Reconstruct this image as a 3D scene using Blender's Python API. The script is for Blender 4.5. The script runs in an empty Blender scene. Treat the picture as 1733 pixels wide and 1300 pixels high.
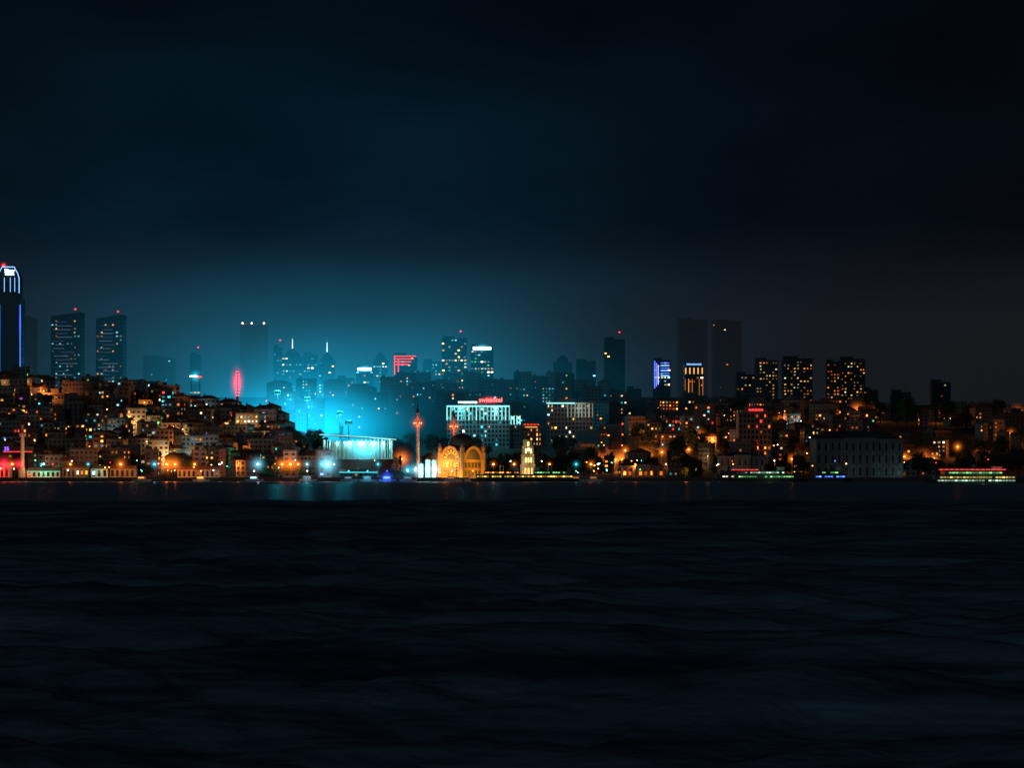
import bpy, math, random
import numpy as np
from mathutils import Vector, Matrix
random.seed(7)
R=random.random
U=random.uniform
scene=bpy.context.scene
scene.view_settings.view_transform='Standard'
scene.view_settings.look='None'
scene.view_settings.exposure=0
COL=scene.collection
F=4286.0
CAMZ=6.0
def wx(px,Y): return (px-866.5)*Y/F
def wz(py,Y): return CAMZ+(798-py)*Y/F

# ------------------------------------------------------------ materials
def new_mat(name):
    m=bpy.data.materials.new(name); m.use_nodes=True
    nt=m.node_tree; nt.nodes.clear()
    return m,nt,nt.nodes.new('ShaderNodeOutputMaterial')
def surf(name,c1,c2,scale=0.5,rough=0.85,metal=0.0,objrand=0.0,bump=0.0):
    m,nt,out=new_mat(name); N=nt.nodes.new; L=nt.links.new
    p=N('ShaderNodeBsdfPrincipled'); p.inputs['Roughness'].default_value=rough; p.inputs['Metallic'].default_value=metal
    tc=N('ShaderNodeTexCoord'); no=N('ShaderNodeTexNoise'); no.inputs['Scale'].default_value=scale; no.inputs['Detail'].default_value=5
    L(tc.outputs['Object'],no.inputs['Vector'])
    mx=N('ShaderNodeMix'); mx.data_type='RGBA'
    mx.inputs[6].default_value=(*c1,1); mx.inputs[7].default_value=(*c2,1)
    if objrand>0:
        oi=N('ShaderNodeObjectInfo'); a=N('ShaderNodeMath'); a.operation='MULTIPLY'
        L(oi.outputs['Random'],a.inputs[0]); a.inputs[1].default_value=objrand
        s=N('ShaderNodeMath'); s.operation='MULTIPLY_ADD'; s.use_clamp=True
        L(no.outputs['Fac'],s.inputs[0]); s.inputs[1].default_value=1-objrand; L(a.outputs[0],s.inputs[2]); L(s.outputs[0],mx.inputs[0])
    else: L(no.outputs['Fac'],mx.inputs[0])
    L(mx.outputs[2],p.inputs['Base Color'])
    if bump>0:
        bp=N('ShaderNodeBump'); bp.inputs['Strength'].default_value=bump; L(no.outputs['Fac'],bp.inputs['Height']); L(bp.outputs[0],p.inputs['Normal'])
    L(p.outputs[0],out.inputs['Surface'])
    return m
def emis(name,c,s,rand=0.0,power=2.2):
    m,nt,out=new_mat(name); N=nt.nodes.new; L=nt.links.new
    e=N('ShaderNodeEmission'); e.inputs['Color'].default_value=(*c,1); e.inputs['Strength'].default_value=s
    if rand>0:
        oi=N('ShaderNodeObjectInfo'); pw=N('ShaderNodeMath'); pw.operation='POWER'; pw.inputs[1].default_value=power
        L(oi.outputs['Random'],pw.inputs[0])
        a=N('ShaderNodeMath'); a.operation='MULTIPLY_ADD'; L(pw.outputs[0],a.inputs[0]); a.inputs[1].default_value=s*rand; a.inputs[2].default_value=s*(1-rand)
        tc=N('ShaderNodeTexCoord'); no=N('ShaderNodeTexNoise'); no.inputs['Scale'].default_value=1.7; L(tc.outputs['Object'],no.inputs['Vector'])
        b=N('ShaderNodeMath'); b.operation='MULTIPLY'; L(a.outputs[0],b.inputs[0])
        c2=N('ShaderNodeMath'); c2.operation='MULTIPLY'; c2.inputs[1].default_value=2.0; L(no.outputs['Fac'],c2.inputs[0]); L(c2.outputs[0],b.inputs[1])
        L(b.outputs[0],e.inputs['Strength'])
    L(e.outputs[0],out.inputs['Surface'])
    m.cycles.emission_sampling='NONE'
    return m
M_wall=surf('house_render',(0.05,0.048,0.05),(0.42,0.38,0.33),0.35,0.9,objrand=0.8)
M_wallr=surf('slope_block_render',(0.04,0.038,0.038),(0.24,0.21,0.18),0.35,0.9,objrand=0.8)
M_glass=surf('dark_glass',(0.008,0.01,0.013),(0.015,0.02,0.025),0.4,0.3)
M_tile=surf('clay_tile',(0.12,0.05,0.03),(0.26,0.11,0.065),0.8,0.85,objrand=0.4)
M_flat=surf('roof_felt',(0.05,0.05,0.05),(0.20,0.19,0.18),0.6,0.9,objrand=.5)
M_towerglass=surf('curtain_glass',(0.012,0.018,0.024),(0.03,0.04,0.05),0.1,0.3)
M_slab=surf('floor_slab',(0.07,0.08,0.09),(0.14,0.15,0.16),0.3,0.7)
M_tslab=surf('tower_floor_slab',(0.02,0.025,0.03),(0.05,0.055,0.06),0.3,0.7)
M_stone=surf('pale_stone',(0.26,0.23,0.19),(0.46,0.42,0.36),0.6,0.85,bump=0.2)
M_wstone=surf('warm_sandstone',(0.28,0.17,0.07),(0.48,0.31,0.14),0.6,0.85,bump=0.2)
M_dstone=surf('weathered_stone',(0.16,0.16,0.15),(0.32,0.31,0.29),0.5,0.9,bump=0.2)
M_gstone=surf('grey_marble',(0.12,0.12,0.12),(0.32,0.32,0.31),0.25,0.9,bump=0.2)
M_lead=surf('lead_dome',(0.04,0.045,0.05),(0.08,0.085,0.09),0.5,0.6)
M_white=surf('white_paint',(0.55,0.57,0.58),(0.8,0.8,0.8),0.5,0.5)
M_dark=surf('dark_metal',(0.02,0.02,0.022),(0.05,0.05,0.055),1.0,0.5,0.4)
M_bark=surf('bark',(0.03,0.022,0.016),(0.08,0.06,0.04),2.0,0.95)
M_leaf=surf('foliage',(0.018,0.035,0.012),(0.07,0.11,0.035),0.6,0.8,objrand=0.4)
M_hull=surf('hull_paint',(0.03,0.03,0.04),(0.06,0.06,0.08),0.5,0.4)
M_asph=surf('asphalt',(0.035,0.035,0.036),(0.06,0.06,0.06),0.7,0.85)
M_quay=surf('quay_stone',(0.06,0.06,0.06),(0.13,0.12,0.12),0.4,0.9)

WPAL={}
for k,c,s,q,pwr in [('warm',(1,0.30,0.045),5,.93,3),('yellow',(1,0.52,0.09),4.5,.93,3),('white',(1,0.80,0.48),4.5,.93,3),('cool',(0.30,0.80,1),3.4,.93,3),
  ('teal',(0.04,0.70,0.85),2.6,.9,3),('red',(1,0.04,0.03),4,.8,2),('amber',(1,0.18,0.015),6,.93,3),('green',(0.15,1,0.25),2.6,.9,3),('blue',(0.08,0.2,1),5,.8,2),('purple',(0.55,0.1,1),3,.8,2)]:
    WPAL[k]=emis('window_'+k,c,s,q,pwr); WPAL['far_'+k]=emis('far_window_'+k,c,s*.36,.9,2.2)
WPAL.update({'lav':emis('light_band_lavender',(0.34,0.40,0.70),0.26,0.85,1.2),
 'deck_green':emis('deck_green',(0.30,1,0.30),1.5,0.85),'deck_yellow':emis('deck_yellow',(1,.70,.10),1.9,0.85),'deck_white':emis('deck_white',(.6,1,.8),1.6,0.85)})
E_or=emis('sodium_lamp',(1,0.26,0.03),15)
E_ro=emis('minaret_lamp',(1,0.16,0.03),12)
E_wh=emis('white_lamp',(0.75,0.95,1),16)
E_warm=emis('warm_lamp',(1,0.55,0.15),13)
E_cy=emis('cyan_lamp',(0.06,0.85,1),9)
E_cydim=emis('cyan_strip_light',(0.06,0.85,1),2.2)
E_gr=emis('green_lamp',(0.05,1,0.35),9)
E_red=emis('red_beacon',(1,0.02,0.03),6)
E_redcore=emis('red_core',(1,0.04,0.06),5)
E_blue=emis('blue_lamp',(0.04,0.1,1),9)
E_bluewhite=emis('blue_white_strip',(0.22,0.48,1),2.2)
E_bluestrip=emis('blue_strip',(0.08,0.2,1),1.5)
E_signwhite=emis('white_sign',(0.6,0.97,1),5)
E_signred=emis('red_sign',(1,0.03,0.03),2.6)
E_signreddim=emis('red_sign_soft',(1,0.05,0.03),1.2)
E_signpink=emis('pink_sign',(1,0.15,0.12),2.6)
E_purple=emis('purple_sign',(0.2,0.08,1),3.0)
E_gold=emis('gold_light',(1,0.5,0.08),1.3)

# ------------------------------------------------------------ mesh builder
class MB:
    def __init__(s): s.v=[];s.f=[];s.m=[]
    def box(s,x0,x1,y0,y1,z0,z1,m=0):
        b=len(s.v)
        s.v+=[(x0,y0,z0),(x1,y0,z0),(x1,y1,z0),(x0,y1,z0),(x0,y0,z1),(x1,y0,z1),(x1,y1,z1),(x0,y1,z1)]
        for q in ((0,3,2,1),(4,5,6,7),(0,1,5,4),(1,2,6,5),(2,3,7,6),(3,0,4,7)):
            s.f.append(tuple(b+i for i in q)); s.m.append(m)
        return s
    def rev(s,cx,cy,prof,n=16,m=0,rot=0):
        b=len(s.v)
        for r,z in prof:
            for i in range(n):
                a=2*math.pi*i/n+rot; s.v.append((cx+r*math.cos(a),cy+r*math.sin(a),z))
        for k in range(len(prof)-1):
            for i in range(n):
                j=(i+1)%n
                s.f.append((b+k*n+i,b+k*n+j,b+(k+1)*n+j,b+(k+1)*n+i)); s.m.append(m)
        s.f.append(tuple(b+(n-1-i) for i in range(n))); s.m.append(m)
        s.f.append(tuple(b+(len(prof)-1)*n+i for i in range(n))); s.m.append(m)
        return s
    def tube(s,p,q,r0,r1,n=6,m=0):
        p=Vector(p);q=Vector(q);d=(q-p).normalized()
        u=d.orthogonal().normalized(); w=d.cross(u); b=len(s.v)
        for c,r in ((p,r0),(q,r1)):
            for i in range(n):
                a=2*math.pi*i/n; s.v.append(tuple(c+u*r*math.cos(a)+w*r*math.sin(a)))
        for i in range(n):
            j=(i+1)%n; s.f.append((b+i,b+j,b+n+j,b+n+i)); s.m.append(m)
        s.f.append(tuple(b+n-1-i for i in range(n))); s.m.append(m)
        s.f.append(tuple(b+n+i for i in range(n))); s.m.append(m)
        return s
    def hip(s,x0,x1,y0,y1,z0,z1,inset=0.5,m=0):
        b=len(s.v); cy=(y0+y1)/2; i=min((y1-y0)/2,(x1-x0)/2)*inset
        s.v+=[(x0,y0,z0),(x1,y0,z0),(x1,y1,z0),(x0,y1,z0),(x0+i,cy,z1),(x1-i,cy,z1)]
        for q in ((0,1,5,4),(1,2,5),(2,3,4,5),(3,0,4),(3,2,1,0)):
            s.f.append(tuple(b+k for k in q)); s.m.append(m)
        return s
    def quad(s,a,b_,c,d,m=0):
        b=len(s.v); s.v+=[a,b_,c,d]; s.f.append((b,b+1,b+2,b+3)); s.m.append(m); return s
    def make(s,name,mats,smooth=False):
        me=bpy.data.meshes.new(name); me.from_pydata(s.v,[],s.f)
        for m in mats: me.materials.append(m)
        me.polygons.foreach_set('material_index',s.m)
        if smooth: me.polygons.foreach_set('use_smooth',[True]*len(s.f))
        me.update(); return me
def add(name,data,loc=(0,0,0),parent=None,rot=0,scale=None,label=None,cat=None,group=None,kind=None):
    o=bpy.data.objects.new(name,data); o.location=loc
    if rot: o.rotation_euler=(0,0,rot)
    if scale: o.scale=scale
    COL.objects.link(o)
    if parent: o.parent=parent
    if label: o['label']=label
    if cat: o['category']=cat
    if group: o['group']=group
    if kind: o['kind']=kind
    return o
def lightobj(name,loc,color,power,parent=None,radius=0.3):
    l=bpy.data.lights.new(name,'POINT'); l.color=color; l.energy=power; l.shadow_soft_size=radius
    o=bpy.data.objects.new(name,l); o.location=loc; COL.objects.link(o)
    if parent: o.parent=parent
    return o

# ------------------------------------------------------------ terrain
def ss(a,b,t):
    t=max(0,min(1,(t-a)/(b-a))); return t*t*(3-2*t)
def tab(T,x):
    if x<=T[0][0]: return T[0][1]
    for (a,va),(b,vb) in zip(T,T[1:]):
        if x<=b: return va+(vb-va)*(x-a)/(b-a)
    return T[-1][1]
TL=[(-420,64),(-364,64),(-267,54),(-199,41),(-169,38),(-152,31),(-132,22),(-108,13),(-80,5),(-40,0)]
TR=[(0,0),(60,14),(120,40),(200,49),(320,48),(500,46)]
def H(x,Y):
    l=tab(TL,x)*ss(1525,1830,Y)
    b=(80 if x<250 else 80-min(1,(x-250)/100)*8)*ss(1750,2620,Y)
    r=tab(TR,x)*ss(1590,2200,Y)
    return 2+max(l,b,r)
xs=[-2500,-1500,-900]+[-640+i*20 for i in range(65)]+[900,1500,2500]
ys=[1500]+[1512+i*16 for i in range(75)]+[2800,3200,4000,6000,9500]
mb=MB()
rows=[(1500.0,-4.0)]+[(float(y),None) for y in ys]
for Y,z in rows:
    for x in xs: mb.v.append((x,Y,z if z is not None else H(x,Y)))
n=len(xs)
for j in range(len(rows)-1):
    for i in range(n-1):
        b=j*n+i; mb.f.append((b,b+1,b+n+1,b+n)); mb.m.append(0 if j>0 else 1)
M_ground=surf('hillside_ground',(0.015,0.02,0.012),(0.06,0.055,0.04),0.03,0.95)
add('ground',mb.make('ground',[M_ground,M_quay]),kind='structure')
add('road',MB().box(-900,900,1503,1512,1.9,2.008).make('road',[M_asph]),kind='structure')
add('quay_kerb',MB().box(-900,900,1500.05,1501,1.5,2.35).make('quay_kerb',[M_quay]),kind='structure')

# ------------------------------------------------------------ water
m,nt,out=new_mat('sea_water'); N=nt.nodes.new; L=nt.links.new
geo=N('ShaderNodeNewGeometry'); sep=N('ShaderNodeSeparateXYZ'); L(geo.outputs['Position'],sep.inputs[0])
def noise(sx,sy,det,rough=.5,dist=0):
    mp=N('ShaderNodeMapping'); mp.inputs['Scale'].default_value=(sx,sy,1); L(geo.outputs['Position'],mp.inputs['Vector'])
    no=N('ShaderNodeTexNoise'); no.inputs['Scale'].default_value=1; no.inputs['Detail'].default_value=det; no.inputs['Roughness'].default_value=rough; no.inputs['Distortion'].default_value=dist; L(mp.outputs[0],no.inputs['Vector']); return no
n2=noise(0.6,1.0,3,.5,.2); n3=noise(0.012,0.03,3); n5=noise(.03,.07,4,.65,.8)
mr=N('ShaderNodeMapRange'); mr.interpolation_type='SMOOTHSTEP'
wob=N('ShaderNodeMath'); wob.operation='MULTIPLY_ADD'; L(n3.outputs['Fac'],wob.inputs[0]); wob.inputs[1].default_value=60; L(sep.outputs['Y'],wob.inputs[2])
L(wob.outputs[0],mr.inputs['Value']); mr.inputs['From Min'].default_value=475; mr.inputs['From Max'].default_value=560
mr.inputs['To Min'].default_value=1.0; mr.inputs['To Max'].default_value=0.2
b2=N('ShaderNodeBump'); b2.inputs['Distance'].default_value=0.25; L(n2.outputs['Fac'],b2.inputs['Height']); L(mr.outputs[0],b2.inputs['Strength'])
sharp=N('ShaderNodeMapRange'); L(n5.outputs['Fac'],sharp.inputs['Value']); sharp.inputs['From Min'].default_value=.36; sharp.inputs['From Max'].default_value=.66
cr_=N('ShaderNodeMix'); cr_.data_type='RGBA'; L(sharp.outputs[0],cr_.inputs[0]); cr_.inputs[6].default_value=(0.06,0.115,0.16,1); cr_.inputs[7].default_value=(0.22,0.34,0.42,1)  # pale patches put ripple highlights into the diffuse water colour
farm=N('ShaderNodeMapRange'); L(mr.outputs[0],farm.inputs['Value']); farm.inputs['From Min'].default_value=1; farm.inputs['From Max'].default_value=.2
cf_=N('ShaderNodeMix'); cf_.data_type='RGBA'; L(farm.outputs[0],cf_.inputs[0]); L(cr_.outputs[2],cf_.inputs[6]); cf_.inputs[7].default_value=(0.26,0.38,0.46,1)  # paler far band: reflected glow put into the diffuse colour
df=N('ShaderNodeBsdfDiffuse'); L(cf_.outputs[2],df.inputs['Color']); L(b2.outputs[0],df.inputs['Normal'])
gl=N('ShaderNodeBsdfGlossy'); gl.inputs['Color'].default_value=(1,.8,.8,1); gl.inputs['Roughness'].default_value=.27; L(b2.outputs[0],gl.inputs['Normal'])
fac=N('ShaderNodeMapRange'); L(mr.outputs[0],fac.inputs['Value']); fac.inputs['From Min'].default_value=.2; fac.inputs['From Max'].default_value=1
fac.inputs['To Min'].default_value=0.085; fac.inputs['To Max'].default_value=0.012
mx=N('ShaderNodeMixShader'); L(fac.outputs[0],mx.inputs[0]); L(df.outputs[0],mx.inputs[1]); L(gl.outputs[0],mx.inputs[2])
L(mx.outputs[0],out.inputs['Surface'])
rng=np.random.default_rng(3)
rowsY=[-300.0,-60.0,0.0,18.0]; y=30.0
while y<560: rowsY.append(y); y*=1.0055
rowsY+= [600.0,800.0,1502.0]
ry_=np.array(rowsY); nr=len(ry_); nc_=560
t=np.linspace(-1,1,nc_)
half=np.maximum(.27*np.abs(ry_)+8,12)
Xg=np.concatenate([np.full((nr,1),-3000.0),half[:,None]*t[None,:],np.full((nr,1),3000.0)],axis=1); Yg=np.repeat(ry_[:,None],nc_+2,axis=1)
Zg=np.zeros_like(Xg)
for i in range(80):
    lam=1.1*(28/1.1)**rng.random(); k=2*math.pi/lam; ang=rng.normal(0,.42)+math.radians(-86); ph=rng.random()*6.28
    amp=lam*0.0112*(.6 if lam<2 else (1.0 if lam<7 else .66))
    dy=Yg*0.0055; fade=np.clip((lam/np.maximum(dy,.05)-2.2)/2.5,0,1)
    grp=.55+.45*np.sin(Xg*(.02+.011*(i%7))+Yg*(.015+.009*(i%4))+i*1.7)
    th_=k*(Xg*math.cos(ang)+Yg*math.sin(ang))+ph+1.2*np.sin(Xg*.031*(1+i%5)+Yg*.022+i)
    Zg+=amp*fade*grp*(np.sin(th_)+.3*np.sin(2*th_+.6))
edge=np.clip((540-Yg)/80,0,1)*np.clip((Yg-18)/12,0,1); edge[:,0]=0; edge[:,-1]=0
Zg*=edge
W_=nc_+2
idx=np.arange(nr*W_).reshape(nr,W_)
faces=np.stack([idx[:-1,:-1],idx[:-1,1:],idx[1:,1:],idx[1:,:-1]],axis=-1).reshape(-1,4)
me=bpy.data.meshes.new('water'); nv=nr*W_; nf_=len(faces)
me.vertices.add(nv); me.vertices.foreach_set('co',np.stack([Xg,Yg,Zg],-1).astype(np.float32).ravel())
me.loops.add(nf_*4); me.loops.foreach_set('vertex_index',faces.astype(np.int32).ravel())
me.polygons.add(nf_); me.polygons.foreach_set('loop_start',np.arange(0,nf_*4,4,dtype=np.int32)); me.polygons.foreach_set('use_smooth',np.ones(nf_,dtype=bool))
me.update(calc_edges=True); me.materials.append(m)
add('water',me,kind='structure')

# ------------------------------------------------------------ world
w=bpy.data.worlds.new('World'); scene.world=w; w.use_nodes=True
nt=w.node_tree; nt.nodes.clear(); N=nt.nodes.new; L=nt.links.new
out=N('ShaderNodeOutputWorld'); bg=N('ShaderNodeBackground'); L(bg.outputs[0],out.inputs['Surface'])
tc=N('ShaderNodeTexCoord'); sp=N('ShaderNodeSeparateXYZ'); L(tc.outputs['Generated'],sp.inputs[0])
def MA(op,a,b=None,c=None,clamp=False):
    x=N('ShaderNodeMath'); x.operation=op; x.use_clamp=clamp
    for i,v in enumerate((a,b,c)):
        if v is None: continue
        if isinstance(v,(int,float)): x.inputs[i].default_value=v
        else: L(v,x.inputs[i])
    return x.outputs[0]
def gauss(src,c,s):
    d=MA('DIVIDE',MA('SUBTRACT',src,c),s); return MA('EXPONENT',MA('MULTIPLY',MA('MULTIPLY',d,d),-1.0))
X=sp.outputs['X']; Z=MA('ABSOLUTE',sp.outputs['Z'])
mp=N('ShaderNodeMapping'); mp.inputs['Scale'].default_value=(8,8,20); L(tc.outputs['Generated'],mp.inputs['Vector'])
cl=N('ShaderNodeTexNoise'); cl.inputs['Scale'].default_value=1.0; cl.inputs['Detail'].default_value=6; L(mp.outputs[0],cl.inputs['Vector'])
cloud=MA('MULTIPLY_ADD',cl.outputs['Fac'],1.7,0.15)
def smooth(src,a,b):
    r=N('ShaderNodeMapRange'); r.interpolation_type='SMOOTHSTEP'; L(src,r.inputs['Value']); r.inputs['From Min'].default_value=a; r.inputs['From Max'].default_value=b
    return r.outputs[0]
Zw=MA('MULTIPLY_ADD',cl.outputs['Fac'],0.03,Z)
band=MA('SUBTRACT',1.0,smooth(Zw,0.082,0.106))
terms=[((0.0009,0.0022,0.0038),cloud),
 ((0.0014,0.0011,0.0010),MA('MULTIPLY',gauss(Z,0.03,0.085),cloud)),
 ((0.0001,0.0100,0.0215),MA('MULTIPLY',MA('MULTIPLY',gauss(X,-0.08,0.14),gauss(Z,0.06,0.10)),cloud)),
 ((0.0001,0.026,0.050),MA('MULTIPLY',MA('MULTIPLY',gauss(X,-0.055,0.095),MA('MULTIPLY',gauss(Z,0.06,0.05),band)),cloud))]
acc=None
for c,f in terms:
    vm=N('ShaderNodeVectorMath'); vm.operation='SCALE'; vm.inputs[0].default_value=c; L(f,vm.inputs['Scale'])
    if acc is None: acc=vm.outputs[0]
    else:
        ad=N('ShaderNodeVectorMath'); ad.operation='ADD'; L(acc,ad.inputs[0]); L(vm.outputs[0],ad.inputs[1]); acc=ad.outputs[0]
L(acc,bg.inputs['Color']); bg.inputs['Strength'].default_value=1.0
sl=bpy.data.lights.new('fill_sun','SUN'); sl.energy=0.10; sl.angle=math.radians(1.5); sl.color=(0.62,0.82,1)  # weak cool sun added as fill for walls and water ripples
so=bpy.data.objects.new('fill_sun',sl); so.rotation_euler=(math.radians(73),0,math.radians(-20)); COL.objects.link(so)

# ------------------------------------------------------------ mist with the stadium glow put in as emission
m,nt,out=new_mat('emissive_mist'); N=nt.nodes.new; L=nt.links.new
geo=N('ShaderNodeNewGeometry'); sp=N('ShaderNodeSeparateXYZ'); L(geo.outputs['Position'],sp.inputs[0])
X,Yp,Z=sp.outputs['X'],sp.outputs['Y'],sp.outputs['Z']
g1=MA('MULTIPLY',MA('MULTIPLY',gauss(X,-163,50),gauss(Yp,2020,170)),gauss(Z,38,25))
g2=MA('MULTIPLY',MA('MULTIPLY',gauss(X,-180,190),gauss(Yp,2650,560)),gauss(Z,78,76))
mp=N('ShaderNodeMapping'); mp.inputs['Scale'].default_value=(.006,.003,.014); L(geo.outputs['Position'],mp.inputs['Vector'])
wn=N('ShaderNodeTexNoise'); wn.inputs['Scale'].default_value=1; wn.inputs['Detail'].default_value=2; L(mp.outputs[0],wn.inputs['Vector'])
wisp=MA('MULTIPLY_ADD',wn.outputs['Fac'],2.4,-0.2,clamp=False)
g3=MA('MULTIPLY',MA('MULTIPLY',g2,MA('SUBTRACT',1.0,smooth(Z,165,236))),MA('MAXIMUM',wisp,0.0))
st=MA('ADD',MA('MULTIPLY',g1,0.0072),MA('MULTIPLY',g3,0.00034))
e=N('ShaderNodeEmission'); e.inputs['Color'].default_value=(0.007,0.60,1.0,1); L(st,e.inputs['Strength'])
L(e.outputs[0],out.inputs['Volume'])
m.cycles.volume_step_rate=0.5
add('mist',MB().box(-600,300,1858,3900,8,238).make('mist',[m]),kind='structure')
m,nt,out=new_mat('far_haze'); N=nt.nodes.new; L=nt.links.new
e=N('ShaderNodeEmission'); e.inputs['Color'].default_value=(0.62,0.66,0.82,1); e.inputs['Strength'].default_value=0.0000082  # haze brightness put in as emission, nothing is scattered
ab=N('ShaderNodeVolumeAbsorption'); ab.inputs['Density'].default_value=0.0019
ad=N('ShaderNodeAddShader'); L(e.outputs[0],ad.inputs[0]); L(ab.outputs[0],ad.inputs[1]); L(ad.outputs[0],out.inputs['Volume'])
add('haze',MB().box(-1500,1500,2860,4700,-5,290).make('haze',[m]),kind='structure')

def halo_mat(name,c,s):  # emission volume imitating lens bloom around bright lights
    m,nt,out=new_mat(name); N=nt.nodes.new; L=nt.links.new
    tc=N('ShaderNodeTexCoord'); ln=N('ShaderNodeVectorMath'); ln.operation='LENGTH'; L(tc.outputs['Object'],ln.inputs[0])
    a=N('ShaderNodeMath'); a.operation='SUBTRACT'; a.use_clamp=True; a.inputs[0].default_value=1; L(ln.outputs['Value'],a.inputs[1])
    b=N('ShaderNodeMath'); b.operation='POWER'; L(a.outputs[0],b.inputs[0]); b.inputs[1].default_value=6
    d=N('ShaderNodeMath'); d.operation='MULTIPLY'; L(b.outputs[0],d.inputs[0]); d.inputs[1].default_value=s
    e=N('ShaderNodeEmission'); e.inputs['Color'].default_value=(*c,1); L(d.outputs[0],e.inputs['Strength']); L(e.outputs[0],out.inputs['Volume'])
    m.cycles.volume_step_rate=0.5
    return m
HM={'or':halo_mat('bloom_orange',(1,0.20,0.02),.55),'wh':halo_mat('bloom_white',(0.2,0.75,1),.4),'cy':halo_mat('bloom_cyan',(0.03,0.7,1),.45),
    'red':halo_mat('bloom_red',(1,0.02,0.05),.8),'blue':halo_mat('bloom_blue',(0.03,0.08,1),.7),'ro':halo_mat('bloom_red_orange',(1,.10,.02),.6),'go':halo_mat('bloom_gold',(1,.42,.06),.25)}
HMESH={k:MB().rev(0,0,[(math.sin(a*math.pi/10)+0.001,-math.cos(a*math.pi/10)) for a in range(11)],16).make('halo',[v]) for k,v in HM.items()}
def halo(k,loc,r,parent,rz=None):
    return add('bloom_halo',HMESH[k],loc,parent,scale=(r,r,rz or r))

# ------------------------------------------------------------ windows
WM={k:MB().box(-0.5,0.5,-0.06,0.06,-0.5,0.5).make('window',[v]) for k,v in WPAL.items()}
def window(parent,x,y,z,ww,hh,k,side=0):
    return add('window',WM[k],(x,y,z),parent,rot=(math.pi/2 if side else 0),scale=(ww,1,hh))
def pick(pal):
    t=R()*sum(v for _,v in pal)
    for k,v in pal:
        t-=v
        if t<=0: return k
    return pal[0][0]
PL=[('warm',4.0),('yellow',4),('white',3.5),('cool',2.4),('amber',3.2),('red',0.9),('teal',1.5),('green',.7),('blue',.4),('purple',.2)]
PR=[('warm',4),('yellow',2.0),('white',1.4),('cool',0.8),('amber',6),('red',0.7),('green',.6),('teal',.5)]
PC=[('warm',2),('yellow',2),('white',2.5),('cool',3),('teal',4),('amber',0.7)]

# ------------------------------------------------------------ houses
def house_variant(w,d,nf,nc,roof,wm=None):
    fh=3.0; h=nf*fh+0.6; mb=MB(); x0,x1=-w/2,w/2; y0,y1=-d/2,d/2
    mb.box(x0,x1,y0,y1,-9,h,0)
    slots=[]; cw=w/nc; nd=max(2,int(d/3.4)); dw=d/nd
    for f in range(nf):
        z=f*fh+1.8
        for c in range(nc):
            x=x0+cw*(c+.5); mb.box(x-cw*.27,x+cw*.27,y0-0.03,y0+0.05,z-.75,z+.75,1); slots.append((x,y0-.05,z,cw*.54,1.5,0))
            mb.box(x-cw*.33,x+cw*.33,y0-0.18,y0,z-.95,z-.80,0)
        for c in range(nd):
            y=y0+dw*(c+.5)
            for s,xx in ((-1,x0),(1,x1)):
                mb.box(xx-.03,xx+.03,y-.6,y+.6,z-.75,z+.75,1); slots.append((xx+s*.04,y,z,1.2,1.5,1))
        if roof!='gable' and f>0 and nf>3:
            mb.box(x0+cw*.1,x0+cw*1.1 if nc>3 else x1-cw*.1,y0-1.2,y0-.19,f*fh+.3,f*fh+.5,0)
            mb.box(x0+cw*.1,x0+cw*1.1 if nc>3 else x1-cw*.1,y0-1.2,y0-1.1,f*fh+.5,f*fh+1.2,0)
    wall=mb.make('house_wall',[wm or M_wall,M_glass])
    rb=MB()
    if roof=='flat':
        rb.box(x0-.2,x1+.2,y0-.2,y1+.2,h,h+.35); rb.box(x0-.2,x1+.2,y0-.2,y0,h+.35,h+1); rb.box(x0-.2,x1+.2,y1,y1+.2,h+.35,h+1)
        rb.box(x0-.2,x0,y0+.01,y1-.01,h+.35,h+1); rb.box(x1,x1+.2,y0+.01,y1-.01,h+.35,h+1)
        rb.box(x0+1.5,x0+4,0,2.5,h+.35,h+2.9); rb.rev(x1-2,1,[(.7,h+.35),(.7,h+1.9),(.1,h+2.1)],8)
        rb.tube((1,0,h),(1,0,h+4),.06,.04); rmat=M_flat
    else:
        rb.hip(x0-.5,x1+.5,y0-.5,y1+.5,h,h+2.6,0.9 if roof=='hip' else 0.05)
        rb.box(x0+w*.3,x0+w*.3+.9,-1,0,h+.5,h+3.6); rb.tube((w*.2,0,h+1),(w*.2,0,h+4.4),.06,.04); rmat=M_tile
    return wall,rb.make('house_roof',[rmat]),slots,h,w,d
HDEF=[(11,10,4,4,'flat'),(9,9,3,3,'hip'),(13,11,5,4,'flat'),(10,10,4,3,'hip'),(15,11,4,5,'hip'),(8,9,5,2,'flat'),(12,10,3,4,'gable'),(17,12,5,6,'flat'),(7,8,3,2,'gable'),(20,10,3,6,'hip')]
HV=[house_variant(*a) for a in HDEF]
HR=[house_variant(*a,M_wallr) for a in HDEF]
HB=[house_variant(*a,M_wallr) for a in [(18,13,6,6,'flat'),(14,12,7,5,'flat'),(22,13,5,8,'hip'),(16,14,8,5,'flat'),(12,12,5,4,'hip')]]
HS=[HV[1],HV[3],HV[6],HV[8]]
HOUSE_LAB={'flat':'grey rendered hillside house with flat parapet roof, few lit windows','tile':'rendered hillside house with tiled roof, windows glowing warm'}
houses=[]
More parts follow.
